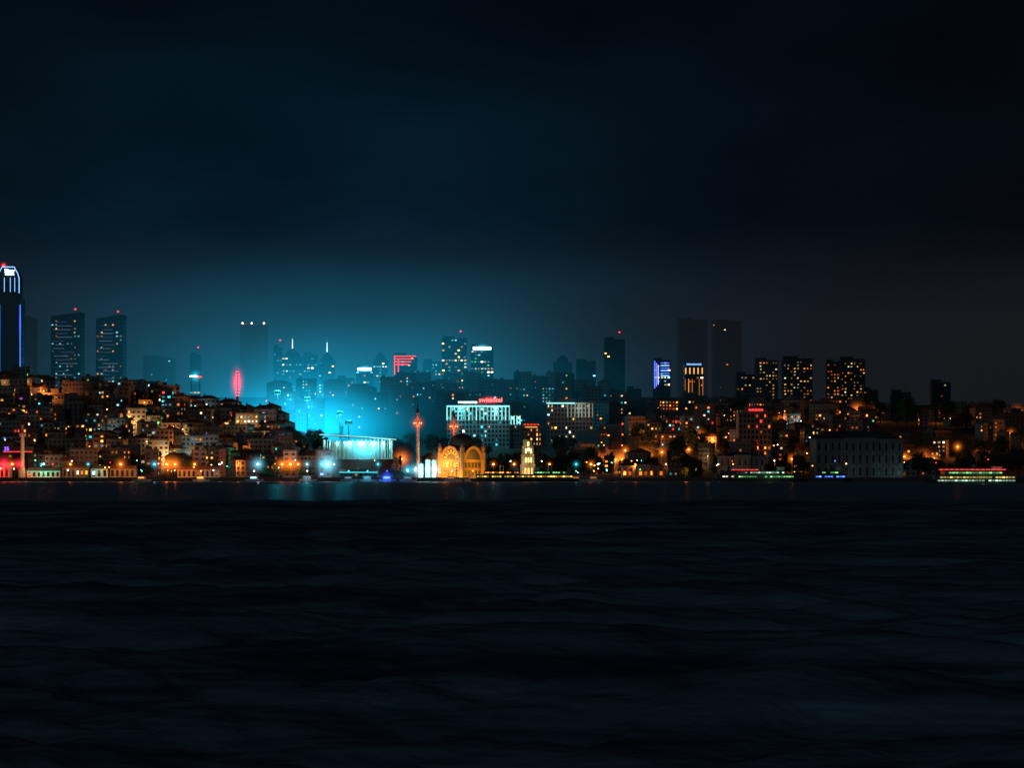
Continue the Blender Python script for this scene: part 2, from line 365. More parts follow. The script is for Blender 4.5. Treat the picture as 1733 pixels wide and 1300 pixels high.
def house(x,Y,V,name,cat,group,lab,pal,nlit,rot,far=False):
    wall,roof,slots,h,w,d=V
    g=min(H(x-w/3,Y-d/2),H(x+w/3,Y-d/2))+0.5
    o=add(name,wall,(x,Y,g),rot=rot,label=lab,cat=cat,group=group)
    add('roof',roof,(0,0,0),o)
    sl=[s for s in slots if s[5]==0 or (s[0]*x<0)]
    k=min(len(sl),max(0,int(random.expovariate(1/nlit))))
    main=pick(pal)
    for s in random.sample(sl,k):
        kk=main if R()<.35 else pick(pal)
        window(o,s[0],s[1],s[2],s[3]*U(.6,1),s[4]*U(.7,1),('far_'+kk if (far and R()<.7) or R()<.25 else kk),s[5])
    houses.append((o,x,Y,g,h,w,d)); return o
EXC=[]
def blocked(x,Y):
    px=866.5+x*F/Y
    return any(a<px<b and c<Y<d for a,b,c,d in EXC)
EXC+= [(548,675,1520,1720),(18,62,1500,1585),(740,1010,2040,2200),(1235,1310,1650,1800),(74,120,1715,1800)]
Y=1542
while Y<1850:
    x=-0.208*Y
    xm=(-0.072 if Y<1610 else (-0.078 if Y<1730 else -0.088))*Y
    while x<xm:
        xx=x+U(-3,3); yy=Y+U(-8,8); endz=(xx>-.092*yy)
        if not blocked(xx,yy) and R()<((.9 if Y>1560 else .6) if not endz else .6):
            V=random.choice(HS if (endz and Y>1600) else HV)
            house(xx,yy,V,'hillside_house','house','houses on the hillside',HOUSE_LAB['flat' if 'felt' in V[1].materials[0].name else 'tile'],PL,5.4,U(-.6,.6))
        x+=U(11,18)
    Y+=22
Y=1625
while Y<2380:
    x=(0.028 if Y>1750 else 0.05)*Y
    while x<.21*Y:
        xx=x+U(-7,7); yy=Y+U(-14,14); px=866.5+xx*F/yy
        dens=.70 if px<1330 else (.52 if px<1480 else .36)
        if Y<1720: dens*=.45
        if not blocked(xx,yy) and R()<dens:
            house(xx,yy,random.choice(HB if (R()<.25 and px<1400) else HR),'apartment_building','building','apartment buildings on the wooded slope','rendered apartment block among trees with amber lit windows',PR,7 if px<1330 else (4.5 if px<1500 else 3),U(-.6,.6))
        x+=U(18,26)
    Y+=42
Y=2180
while Y<2640:
    x=-.092*Y
    while x<.045*Y:
        xx=x+U(-6,6); yy=Y+U(-14,14)
        if not blocked(xx,yy) and R()<(.62 if xx>-.045*yy else .30):
            house(xx,yy,random.choice(HB),'city_block','building','mid-rise city blocks in the mist','misty mid-rise block with scattered white and teal lit windows',PC,8,U(-.3,.3),True)
        x+=U(24,34)
    Y+=62

# ------------------------------------------------------------ towers
E_spire=emis('spire_glow',(.6,.95,1),1.6)
def tower(px0,px1,ytop,Y,lit,pal,label,crown='flat',bands=0,fh=3.7,depth=None,beacon=False,rot=0,topglow=None,name='office_tower',small=False):
    x=(wx(px0,Y)+wx(px1,Y))/2; w_=(px1-px0)*Y/F; g=H(x,Y); top=wz(ytop,Y); h=top-g; d=depth or w_*.8
    mb=MB(); x0,x1,y0,y1=-w_/2,w_/2,-d/2,d/2
    hb=h-(3 if crown!='flat' else 0)
    mb.box(x0+.3,x1-.3,y0+.3,y1-.3,-6,hb,0)
    nf=int(hb/fh); nc=max(3,int(w_/3.4)); cw=w_/nc
    for f in range(nf+1):
        mb.box(x0,x1,y0,y1,f*fh-.35,f*fh+.35,1)
    for c in range(nc+1):
        xx=x0+c*cw; xx=max(x0+.2,min(x1-.2,xx)); mb.box(xx-.15,xx+.15,y0-.12,y0+.29,-5,hb-.4,1)
    if crown=='slant':
        b=len(mb.v); mb.v+=[(x0,y0,hb+.4),(x1,y0,hb+.4),(x1,y1,hb+.4),(x0,y1,hb+.4),(x0,y0,hb+1),(x1,y0,hb+5),(x1,y1,hb+5),(x0,y1,hb+1)]
        for q in ((4,5,6,7),(0,1,5,4),(1,2,6,5),(2,3,7,6),(3,0,4,7)): mb.f.append(tuple(b+i for i in q)); mb.m.append(1)
    elif crown=='step':
        mb.box(x0+w_*.2,x1-w_*.2,y0+d*.2,y1-d*.2,hb+.4,hb+5,1); mb.box(x0+w_*.35,x1-w_*.35,y0+d*.35,y1-d*.35,hb+5,hb+8,1)
    elif crown=='spire':
        mb.rev(0,0,[(w_*.42,hb+.4),(w_*.3,hb+5),(w_*.12,hb+8),(.7,hb+10),(.25,hb+24)],8,1)
    else:
        mb.box(x0+1,x0+w_*.5,y0+2,y1-2,hb+.4,hb+2.6,1)
    mb.tube((w_*.25,0,hb),(w_*.25,0,hb+8),.18,.08,6,1)
    o=add(name,mb.make(name,[M_towerglass,M_tslab]),(x,Y,g),rot=rot,label=label,cat='tower')
    cells=[(c,f) for f in range(2,nf) for c in range(nc)]
    k=min(95,int(len(cells)*lit))
    hot=set(random.sample(range(nf+1),max(1,nf//4)))
    ch=sorted(cells,key=lambda q:R()*((0.75 if small else .35) if q[1] in hot else 1))[:k]
    for c,f in ch:
        kk=pick(pal)
        if small or R()<.4: kk='far_'+kk
        ws=U(.3,.55) if small else U(.45,.75)
        window(o,x0+cw*(c+.5)+U(-.3,.3),y0-.1,f*fh+fh*.5,cw*ws,fh*(.34 if small else .38),kk)
    if crown=='spire': 
        add('spire_light',MB().rev(0,0,[(1.1,hb+5),(.7,hb+10),(.4,hb+20),(.2,hb+24.2)],8).make('spire_light',[E_spire]),(0,-.0,0),o)
    if bands:
        bm=MB().box(-.5,.5,-.1,.1,-.5,.5).make('floor_light_band',[WPAL['lav']])
        for i in range(bands):
            f=nf-1-i*((nf-3)/bands)
            u0=U(0,.35); u1=min(1,u0+U(.25,.65))
            add('floor_light_band',bm,(x0+w_*(u0+u1)/2,y0-.15,int(f)*fh+.8),o,scale=(w_*(u1-u0)*.95,1,.6))
    if beacon:
        add('beacon',MB().rev(0,0,[(.2,0),(.8,.3),(.8,1.1),(.2,1.4)],8).make('beacon',[E_red]),(x0+w_*.75,0,hb+8),o)
    if topglow:
        add('sign_panel',MB().box(-w_*.40,w_*.40,-.3,.3,-1.5,1.5).make('sign_panel',[topglow]),(0,y0-.5,hb-2.2),o)
        halo('cy',(0,y0-2,hb-2),16,o,9)
    return o,w_,d,h,hb
PT=[('cool',3),('white',2),('teal',3),('yellow',1)]
PTR=[('warm',3),('white',2.5),('yellow',3),('amber',1)]
PB=[('cool',3),('warm',3),('yellow',2),('white',1)]
hz='glass office tower fading into the teal mist'
tower(90,140,533,2500,.24,PB,'high-rise tower with glowing horizontal floor bands','slant',bands=22,depth=26,beacon=True,small=True)
tower(166,211,537,2500,.26,PB,'high-rise tower with pale light bands on every floor','slant',bands=22,depth=26,beacon=True,small=True)
tower(40,62,538,3700,0.0,PT,'dark slim tower almost lost in haze')
tower(245,295,606,3500,.03,PT,hz)
tower(322,340,600,3100,.1,PT,'slim hazy tower with small aerial and red beacon',beacon=True)
tc_=tower(408,452,551,4550,.0,PT,'tall tower swallowed by mist with lit beacons on top')
bcm=MB().rev(0,0,[(.3,0),(1.2,.6),(1.2,1.7),(.3,2.3)],8).make('beacon',[emis('strong_warm_beacon',(1,.6,.3),30)])
for q in (-.4,-.05,.42): add('beacon',bcm,(tc_[1]*q,-tc_[2]/2,tc_[4]+2),tc_[0])
tower(463,478,588,3050,.22,PT,hz,beacon=True)
tower(478,512,600,3000,.26,PT,hz,'spire')
tower(514,538,600,3000,.3,PT,hz)
tower(540,567,606,2950,.35,PT,'misty tower with bright pointed spire','spire')
tower(570,600,640,2750,.4,PTR,'low office tower with rows of lit windows',small=True)
tower(603,632,622,2850,.25,PT,hz,topglow=E_signwhite)
tower(632,656,604,3050,.3,PT,hz,'step')
t668=tower(668,706,602,2750,.3,PT,'office tower crowned with red light stripes')
tower(716,746,612,3000,.4,PT,hz)
tower(748,790,574,2800,.42,[('cool',2),('white',2),('yellow',3),('green',1)],'tall tower with many yellow and cool lit windows',depth=26,beacon=True)
tower(797,835,587,2750,.38,[('green',2),('cool',3),('white',2)],'tower with glowing white rooftop sign',topglow=E_signwhite,depth=22)
tower(850,875,655,2700,.3,PTR,'low office tower with lit windows',small=True)
tower(880,915,650,2750,.25,PTR,'low office tower with lit windows',small=True)
tower(936,968,609,2980,.04,PT,'dark unlit tower block in haze','step')
tower(975,1008,612,2950,.02,PT,'dark unlit tower block in haze')
tower(1022,1057,575,2950,.04,PTR,'tall dark tower with red rooftop beacons',depth=22,beacon=True)
tb=tower(1105,1134,610,2600,.4,[('cool',3),('white',2)],'tower edged with blue and violet light strips')
tr=tower(1157,1190,618,2500,.18,PTR,'hotel tower with gold columns and lit crown')
tower(1147,1196,542,4050,.0,PTR,'broad high tower barely visible through haze',depth=30)
tower(1205,1254,544,4050,.01,PTR,'broad high tower barely visible through haze',depth=30)
AP=dict(name='apartment_tower',small=True)
tower(1245,1277,634,2500,.35,PTR,'apartment tower with amber lit windows',**AP)
tower(1278,1315,610,2950,.42,PTR,'tall apartment tower dotted with warm windows',**AP)
tower(1324,1373,607,2950,.40,PTR,'broad apartment tower dotted with warm windows',depth=24,**AP)
tower(1398,1420,612,2900,.5,[('warm',2),('amber',2),('yellow',1)],'slim apartment tower with orange windows',**AP)
tower(1421,1462,608,2950,.42,PTR,'tall apartment tower dotted with warm windows',**AP)
tower(1575,1607,647,2600,.12,PTR,'squat block with lit roof edge',**AP)
tower(1460,1485,660,2600,.2,PTR,'squat block with few lit windows',**AP)
tower(1508,1540,664,2500,.15,PTR,'squat block with few lit windows',**AP)
tower(1060,1085,658,2600,.3,PTR,'squat block with few lit windows',**AP)
tower(1030,1052,662,2500,.3,PTR,'squat block with few lit windows',**AP)
o,w_,d,h,hb=t668
bm=MB().box(-.5,.5,-.15,.15,-.5,.5).make('red_light_strip',[E_signred])
for i in range(4): add('light_strip',bm,(-w_*.05*i,-d/2-.3,hb-1-i*3.0),o,scale=(w_*(.95-.12*i),1,.7))
for i in range(2): add('light_strip',bm,(-w_*.5+.4+i*4,-d/2-.35,hb-11),o,scale=(.8,1,20-i*6))
o,w_,d,h,hb=tb
for i,(mt,ww) in enumerate(((E_bluestrip,1.2),(E_purple,.8),(E_bluewhite,.8))):
    add('light_strip',MB().box(-.5,.5,-.15,.15,-.5,.5).make('strip',[mt]),(-w_*.42+i*1.8,-d/2-.4,hb-15),o,scale=(ww,1,28-4*i))
for i in range(6):
    add('light_strip',MB().box(-.5,.5,-.15,.15,-.5,.5).make('strip',[E_bluewhite if i%2 else E_bluestrip]),(w_*.18,-d/2-.4,hb-3-i*2.6),o,scale=(w_*.5,1,.8))
def text(s,size,mat,loc,parent,name='sign_lettering',bold=0.03):
    c=bpy.data.curves.new('t','FONT'); c.body=s; c.size=size; c.extrude=.1; c.offset=bold; c.align_x='CENTER'; c.align_y='CENTER'
    t=bpy.data.objects.new('t',c); COL.objects.link(t)
    dg=bpy.context.evaluated_depsgraph_get()
    me=bpy.data.meshes.new_from_object(t.evaluated_get(dg)); bpy.data.objects.remove(t)
    me.materials.clear(); me.materials.append(mat)
    o=add(name,me,loc,parent); o.rotation_euler=(math.pi/2,0,0); return o
o,w_,d,h,hb=tr
text('RENAISSANCE',2.3,E_bluewhite,(0,-d/2-.8,hb+.3),o)
for i in range(5):
    add('gold_column',MB().box(-.5,.5,-.4,.4,-9,-3).make('gold_column',[E_gold]),(-w_*.42+i*w_*.21,-d/2-.5,hb),o)
for i in range(6):
    if i!=3: add('gold_column',MB().box(-.3,.3,-.4,.4,-30,-14).make('gold_column',[WPAL['far_warm']]),(-w_*.45+i*w_*.18,-d/2-.5,hb),o)

# crowned plaza skyscraper
Y=2150; x=wx(17,Y); g=H(x,Y); w_=44*Y/F; top=wz(453,Y)-g
mb=MB(); hw=w_/2; zs=wz(497,Y)-g; za=wz(472,Y)-g
mb.box(-hw,hw,-hw*.8,hw*.8,-5,zs-4,0)
for f in range(int((zs-6)/3.8)): mb.box(-hw-.15,hw+.15,-hw*.8-.15,hw*.8+.15,f*3.8,f*3.8+.5,1)
hc=hw*.84
pf=[(-hc,zs-4),(hc,zs-4),(hc,za),(hc*.86,za+(top-za)*.45),(hc*.55,top),(-hc*.55,top),(-hc*.86,za+(top-za)*.45),(-hc,za)]
b=len(mb.v); npf=len(pf)
for yy in (-hw*.7,hw*.7):
    for a,z in pf: mb.v.append((a,yy,z))
mb.f+= [tuple(b+i for i in range(npf)),tuple(b+2*npf-1-i for i in range(npf))]; mb.m+=[0,0]
for i in range(npf):
    j=(i+1)%npf; mb.f.append((b+j,b+i,b+npf+i,b+npf+j)); mb.m.append(0)
o=add('plaza_skyscraper',mb.make('plaza_skyscraper',[M_towerglass,M_tslab]),(x,Y,g),label='tall glass skyscraper with chamfered crown outlined in white light',cat='tower')
yf=-hw*.7-.4
def strip(p,q,r,mat,par,nm='light_strip'):
    return add(nm,MB().tube(p,q,r,r,6).make(nm,[mat]),(0,0,0),par)
for a,bq in zip(pf[2:],pf[3:]): strip((a[0],yf,a[1]),(bq[0],yf,bq[1]),.33,E_bluewhite,o)
strip((hc,yf,zs),(hc,yf,za),.33,E_bluewhite,o); strip((-hc,yf,zs),(-hc,yf,za),.33,E_bluewhite,o)
for q in (-.35,.2,.6): strip((hc*q,yf,zs+1),(hc*q,yf,za+.5),.22,E_bluewhite,o)
for q in (-.64,.94): strip((hw*q,-hw*.8-.6,zs-10),(hw*q,-hw*.8-.6,-2),.42,E_bluestrip,o)
text('Süzer',3.9,E_signwhite,(hc*.15,yf-.8,za+6.3),o,bold=.06); text('PLAZA',2.6,E_signwhite,(hc*.15,yf-.8,za+3.4),o,bold=.05)
add('beacon',MB().rev(0,0,[(.2,0),(1.2,.4),(1.2,1.6),(.2,2)],8).make('beacon',[E_red]),(-hw*.5,0,top+1),o)
halo('red',(-hw*.5,0,top+2),6,o)
for q in (-.64,.94): halo('blue',(hw*q,-hw*.8-1,zs-26),3,o,34)

# ------------------------------------------------------------ street lamps
LP=MB(); LP.tube((0,0,0),(0,0,8),.12,.08); LP.tube((0,0,8),(0,-1.6,8.4),.07,.06); LP.rev(0,0,[(.25,0),(.2,.5)],8)
LPM=LP.make('lamp_post',[M_dark])
HEADS={k:MB().rev(0,0,[(.1,-.35),(.38,-.25),(.5,0),(.38,.25),(.1,.35)],8).make('lamp_head',[v]) for k,v in (('or',E_or),('wh',E_wh),('warm',E_warm),('cy',E_cy),('gr',E_gr),('red',E_red))}
LC={'or':(1,.24,.03),'wh':(.7,.95,1),'warm':(1,.55,.2),'cy':(.06,.8,1),'gr':(.1,1,.4),'red':(1,.05,.03)}
LAB={'or':'tall street lamp glowing sodium orange','wh':'tall street lamp with cold white light','warm':'street lamp with warm yellow light','cy':'street lamp with cyan tinted light','gr':'street lamp with green light','red':'lamp post with red light'}
nlamp=0
def lamp(x,Y,k,power=0,hal=0,sz=1.0,hz=1.0):
    global nlamp
    nlamp+=1
    o=add('street_lamp',LPM,(x,Y,H(x,Y)),label=LAB[k],cat='street lamp',group='street lamps of the city',scale=(1,1,hz))
    add('lamp_head',HEADS[k],(0,-1.8,8.3),o,scale=(sz,sz,sz/hz))
    if power: lightobj('lamp_light',(0,-2.2,7.2),LC[k],power,o,.3)
    if hal: halo({'warm':'or','gr':'cy'}.get(k,k),(0,-1.8,8.3),hal,o,hal/hz)
    return o
for px,k,pw,hl,sz in [(8,'red',4000,10,1.2),(22,'or',2500,6,1.1),(33,'red',2500,8,1),(72,'gr',1500,4,1),(90,'red',700,0,1),(120,'or',2500,5,1),(150,'gr',900,4,.8),(205,'or',5500,8,1.2),(262,'cy',1200,6,1.0),(283,'or',7500,12,1.4),(297,'or',6000,10,1.2),(330,'or',3500,6,1.1),(372,'wh',1000,0,.9),
    (437,'wh',2200,10,1.2),(478,'or',5500,9,1.2),(492,'or',6500,11,1.3),(505,'or',3500,7,1.1),(520,'wh',1200,6,.9),(555,'wh',2800,16,1.5),(545,'cy',1000,6,.8),(640,'cy',900,5,.8),(690,'cy',1500,8,1),(703,'wh',2000,10,1),(722,'cy',900,6,.7),(738,'wh',1500,9,.9),(835,'warm',1500,5,1),(870,'warm',1500,5,1),(930,'or',1500,4,1),(975,'cy',900,5,.9),(1000,'or',2500,6,1.2),(1012,'wh',900,0,1),(1075,'or',1500,0,.9),(1215,'wh',200,0,.6),(1240,'or',400,0,.7)]:
    Yl=1506+U(0,10); lamp(wx(px,Yl),Yl,k,pw,hl,sz,1 if px not in (703,738,690,722) else .6)
for px,py in [(1030,1760),(1042,1765),(1052,1760),(1065,1770),(1078,1765),(1090,1780),(1100,1770),(680,1800),(1150,1850),(1180,1900),(1205,1880),(1340,1700),(1540,1680),(1560,1690),(1580,1700),(1530,1720),(1655,1750),(1690,1950),(1590,2100),(1450,2150),(1480,2120),(1710,1900),(1010,1900),(1120,1800),(1300,1900),(1720,2100),(1620,1800),
    (1022,1830),(1058,1880),(1105,1930),(1165,1800),(1320,2000),(1090,2050)]:
    lamp(wx(px,py),py,'or',8500 if px<1110 else 5500,14 if px in(680,1052,1560,1450,1090,1180,1720) else 8,1.1)
random.shuffle(houses)
for (o,x,Y,g,h,w_,d) in houses:
    px=866.5+x*F/Y
    if Y>2150 and px<1000: continue
    if nlamp>240: break
    pr=.50 if px<520 else (.62 if px<1330 else .42)
    if R()<pr:
        q=R()
        if px<520: k='or' if q<.52 else ('warm' if q<.68 else ('wh' if q<.83 else ('cy' if q<.90 else ('gr' if q<.96 else 'red'))))
        else: k='or' if q<.72 else ('warm' if q<.82 else ('wh' if q<.91 else ('cy' if q<.95 else ('gr' if q<.975 else 'red'))))
        lit=R()<(.40 if px<520 else .16)
        lamp(x+U(-8,8),Y-d/2-U(2,4),k,random.expovariate(1/2800)+600 if lit else 0,0,U(.4,1.0))
for i in range(58):
    px=U(0,1130) if R()<.85 else U(1130,1700); Yl=U(1504,1530); q=R()
    k='or' if q<.42 else('wh' if q<.56 else('cy' if q<.70 else('warm' if q<.85 else('gr' if q<.94 else 'red'))))
    lamp(wx(px,Yl),Yl,k,0,0,U(.35,.85),U(.35,1.3))

# ------------------------------------------------------------ trees
def tree_mesh(hh,rad,nclump,nleaf,seed,cyp=False):
    rnd=random.Random(seed); t=MB(); th=hh*.4
    t.tube((0,0,-1),(0,0,th),.35,.24,8); cl=[]
    t.tube((0,0,th),(.2,.1,hh*.85),.24,.05,6)
    for i in range(nclump):
        a=rnd.uniform(0,6.28); rr=rad*rnd.uniform(.2,.8)*(.35 if cyp else 1); z=rnd.uniform(.38,.92)*hh
        if not cyp: rr*=1-max(0,(z/hh-.6))*1.4
        q=(rr*math.cos(a),rr*math.sin(a),z); cl.append(q)
        if i<9: t.tube((0,0,th*rnd.uniform(.7,1.1)),q,.13,.03,5)
    c=MB()
    for q in cl:
        cr=rad*rnd.uniform(.22,.42)
        for _ in range(nleaf):
            d=Vector((rnd.gauss(0,1),rnd.gauss(0,1),rnd.gauss(0,.8))).normalized()*cr*rnd.uniform(.5,1.05)
            p=Vector(q)+d; s=rnd.uniform(.22,.5); u=Vector((rnd.gauss(0,1),rnd.gauss(0,1),rnd.gauss(0,1))).normalized(); v=u.orthogonal().normalized()
            c.quad(tuple(p-u*s),tuple(p-v*s*.7),tuple(p+u*s),tuple(p+v*s*.7))
    return t.make('trunk',[M_bark]),c.make('crown',[M_leaf])
TM=[tree_mesh(11,4.5,20,70,1),tree_mesh(14,5.5,24,75,2),tree_mesh(9,4,16,70,3),tree_mesh(13,2.2,22,55,4,True)]
ntree=0
def tree(x,Y,sc=1.0,v=None):
    global ntree
    v=v if v is not None else random.choice((0,0,1,1,2,3))
    o=add('broadleaf_tree' if v<3 else 'cypress_tree',None,(x,Y,H(x,Y)),rot=U(0,6.28),scale=(sc,sc,sc*U(.85,1.15)),label='dark leafy tree on the wooded slope' if v<3 else 'tall narrow cypress among darker trees',cat='tree',group='trees along the shore and slopes')
    add('trunk',TM[v][0],(0,0,0),o); add('crown',TM[v][1],(0,0,0),o); ntree+=1; return o
def zone(n,p0,p1,y0,y1,sc=(.8,1.2)):
    for _ in range(n):
        Y=U(y0,y1); px=U(p0,p1)
        if px>555 and px<675 and Y<1720: continue
        if 20<px<58 and Y<1560: continue
        tree(wx(px,Y),Y,U(*sc))
zone(54,575,1000,1740,2050,(.9,1.5))
zone(38,825,1130,1550,1660,(.8,1.25))
zone(30,1125,1375,1545,1650,(.8,1.2))
zone(38,476,556,1570,1780,(.6,1.0))
zone(24,1525,1740,1530,1640,(.8,1.2))
zone(20,60,470,1528,1545,(.5,.85))
zone(14,0,470,1550,1800,(.6,.9))
zone(62,1050,1740,1660,2300,(1.0,1.7))
for px in (470,482,493,503,514,290,205,1085): tree(wx(px,1524),1524+U(-2,4),U(.75,1.0),random.choice((0,1,2)))

# ------------------------------------------------------------ domed mosque
def arch(ww,hh,mat):
    P=[(-ww/2,0),(ww/2,0)]+[(ww/2*math.cos(t*math.pi/6),hh-ww/2+ww/2*math.sin(t*math.pi/6)) for t in range(7)]
    mb=MB(); L_=len(P); mb.v=[(p[0],0,p[1]) for p in P]+[(p[0],.2,p[1]) for p in P]
    mb.f=[tuple(range(L_))]+[(i,L_+i,L_+(i+1)%L_,(i+1)%L_) for i in range(L_)]; mb.m=[0]*len(mb.f); return mb.make('window',[mat])
def mosque():
    Y=1534; x=wx(781,Y)
    s=18.4; hs=s/2; mb=MB()
    mb.box(-hs,hs,-hs,hs,-1,10.5,0); mb.box(-hs-.4,hs+.4,-hs-.4,hs+.4,10.5,11.1,0); mb.box(-hs-.25,hs+.25,-hs-.25,hs+.25,5.3,5.7,0)
    n=16; r=7.6; zc=11.1
    for k in range(4):
        ca,sa=math.cos(k*math.pi/2),math.sin(k*math.pi/2)
        T=lambda a,b,z:(a*ca-b*sa,a*sa+b*ca,z)
        b=len(mb.v); pts=[(r*math.cos(math.pi*i/n),zc+r*math.sin(math.pi*i/n)) for i in range(n+1)]
        for yy in (-hs,-hs+2):
            for a,z in pts: mb.v.append(T(a,yy,z))
        m_=n+1
        mb.f.append(tuple(b+i for i in range(m_))); mb.m.append(1)
        mb.f.append(tuple(b+2*m_-1-i for i in range(m_))); mb.m.append(0)
        for i in range(n): mb.f.append((b+i+1,b+i,b+m_+i,b+m_+i+1)); mb.m.append(0)
        for i in range(n):
            t0=math.pi*i/n; t1=math.pi*(i+1)/n
            q=[(r-.9,t0),(r+.5,t0),(r+.5,t1),(r-.9,t1)]; b=len(mb.v)
            for yy in (-hs-1.1,-hs+.01):
                for rr,t in q: mb.v.append(T(rr*math.cos(t),yy,zc+rr*math.sin(t)))
            for f in ((0,1,2,3),(0,3,7,4),(1,5,6,2)): mb.f.append(tuple(b+j for j in f)); mb.m.append(0)
        for i in range(5):
            for z0,z1 in ((1.0,4.6),(6.1,9.4)):
                a=-6+i*3; b=len(mb.v)
                for aa,zz in ((a-1.15,z0),(a+1.15,z0),(a+1.15,z1),(a-1.15,z1)): mb.v.append(T(aa,-hs-.06,zz))
                mb.f.append((b,b+1,b+2,b+3)); mb.m.append(1)
    for sx in (-1,1):
        for sy in (-1,1):
            mb.rev(sx*hs,sy*hs,[(1.5,-1),(1.5,14.5),(1.9,14.8),(1.9,15.3),(1.3,15.5),(1.3,17.6),(1.6,17.8),(1.2,18.8),(.6,19.6),(.1,21)],12,0)
    rz=math.radians(-42)
    o=add('domed_mosque',mb.make('mosque_wall',[M_wstone,M_lead]),(x,Y,2),rot=rz,label='floodlit stone mosque with great arches and dark dome on quay',cat='mosque')
    dm=MB().rev(0,0,[(8.3,17.4),(8.3,19.4),(8.6,19.5),(8.3,20),(8.0,21.4),(7.2,23.2),(5.8,24.8),(3.8,26.1),(1.8,26.8),(.4,27),(.15,29.2),(.4,29.5),(.05,30.8)],28,0).make('dome',[M_lead],True)
    add('dome',dm,(0,0,0),o)
    add('roof',MB().box(-hs+2,hs-2,-hs+2,hs-2,11.1,17.8).make('roof',[M_lead]),(0,0,0),o)
    A2=arch(1.2,2.9,emis('mosque_window_bright',(1,.42,.05),3.2)); E_m=emis('mosque_window_glow',(1,.27,.02),2.0); A3=arch(1.0,2.5,E_m); A4=arch(1.3,3.1,E_m)
    for k in (0,3):
        rt=k*math.pi/2; ca,sa=math.cos(rt),math.sin(rt)
        def W(a,z,me,rr=0.0):
            yy=-hs-.15
            q=add('window',me,(a*ca-yy*sa,a*sa+yy*ca,z),o); q.rotation_euler=(0,rr,rt)
        for i in range(5): W(-6+i*3,1.2,A4)
        for i in range(5): W(-6+i*3,6.3,A2 if i%2 else A4)
        for i in range(7):
            t=math.pi*(i+.5)/7; W(3.6*math.cos(t),zc+.4+3.2*math.sin(t),A3,math.pi/2-t)
    inv=(Matrix.Translation((x,Y,2)) @ Matrix.Rotation(rz,4,'Z')).inverted()
    for lx,ly,lz,pw in ((-15,-10,2,9500),(14,-11,2,6500),(-3,-18,1.5,5200),(-9,-11,14,4200),(10,-11,14,3000)):
        l=lightobj('floodlight',(x+lx,Y+ly,lz+1),(1,.38,.03),pw,None,.4)
        l.parent=o; l.matrix_parent_inverse=inv
    halo('go',(-2,-10,9),22,o,16)
mosque()
def minaret(px,Y,ytop,glow,label,col=(1,.16,.03),pw=2500,rad=1.35):
    x=wx(px,Y); g=H(x,Y); hh=wz(ytop,Y)-g; zb=hh*.71; r=rad
    mb=MB().box(-r*1.5,r*1.5,-r*1.5,r*1.5,-1,hh*.14,0)
    mb.rev(0,0,[(r*1.3,hh*.14),(r,hh*.19),(r*.92,zb-1.5),(r*1.1,zb-1.3),(r*1.75,zb)],16,0)
    mb.rev(0,0,[(r*.8,zb+.06),(r*.75,hh*.86),(r*.95,hh*.865)],16,0)
    o=add('minaret',mb.make('minaret',[M_stone]),(x,Y,g),label=label,cat='minaret')
    add('balcony',MB().rev(0,0,[(r*1.8,zb+.02),(r*1.8,zb+1.1),(r*1.65,zb+1.1),(r*1.65,zb+.05)],16).make('balcony',[M_stone]),(0,0,0),o)
    add('spire',MB().rev(0,0,[(r*1.0,hh*.866),(r*.5,hh*.93),(.12,hh*.985),(.22,hh*.99),(.05,hh)],16).make('spire',[M_lead]),(0,0,0),o)
    if glow:
        bl=MB().rev(0,0,[(.1,-.3),(.32,0),(.1,.3)],6).make('balcony_lamp',[E_ro])
        for i in range(6):
            a=i*math.pi/3
            add('balcony_lamp',bl,(r*2*math.cos(a),r*2*math.sin(a),zb+.9),o)
        halo('ro',(0,0,zb+1),8,o)
        lightobj('balcony_light',(0,-r*3,zb-1.5),col,pw*.2,o,.2); lightobj('balcony_light',(0,-r*3,zb+3),col,pw*.12,o,.2)
    for k in range(4): lightobj('shaft_floodlight',(r*2.5,-r*4,hh*(.12+.15*k)),col,pw*(.3-.05*k),o,.3)
minaret(707,1526,682,True,'slender stone minaret glowing orange at its balcony',rad=1.1)
minaret(768,1550,690,True,'slender stone minaret with orange lit balcony',rad=1.1)
minaret(38,1530,706,False,'pale slender minaret faintly lit in warm light',(1,.6,.25),2400,1.3)

# ------------------------------------------------------------ clock tower
Y=1518; x=wx(893,Y)
mb=MB(); tiers=[(4.3,0,1.2),(3.6,1.2,7.6),(4.0,7.6,8.2),(3.1,8.2,13.6),(3.5,13.6,14.1),(2.7,14.1,18.6),(3.0,18.6,19.1),(2.1,19.1,22.6),(2.4,22.6,23.0)]
for r,z0,z1 in tiers: mb.box(-r,r,-r,r,z0,z1)
for (r,z0,z1) in (tiers[1],tiers[3],tiers[5],tiers[7]):
    for sx in(-1,1):
        for sy in(-1,1): mb.rev(sx*r,sy*r,[(.38,z0),(.38,z1-.3),(.5,z1-.01)],8)
ct=add('clock_tower',mb.make('clock_tower',[M_stone]),(x,Y,2),rot=.15,label='ornate four-tier stone clock tower lit yellow-green on quay',cat='clock tower')
add('roof',MB().rev(0,0,[(2.0,23),(1.7,24),(.9,24.8),(.3,25.2),(.1,27)],8,rot=math.pi/8).make('roof',[M_lead]),(0,0,0),ct)
E_clk=emis('clock_dial_light',(1,.95,.6),2.4); E_yg=emis('tower_window_glow',(.95,.95,.35),1.8)
AW1=arch(1.2,3.8,emis('tower_base_glow',(1,.65,.2),1.4)); AW2=arch(.9,3.0,E_yg); AW3=arch(1.2,2.6,E_yg)
for a in (-1.9,0,1.9): add('window',AW1,(a,-3.75,2.4),ct)
for a in (-1.6,0,1.6): add('window',AW2,(a,-3.25,9.3),ct)
for a in (-1.5,1.5): add('window',AW2,(a,-2.85,14.7),ct)
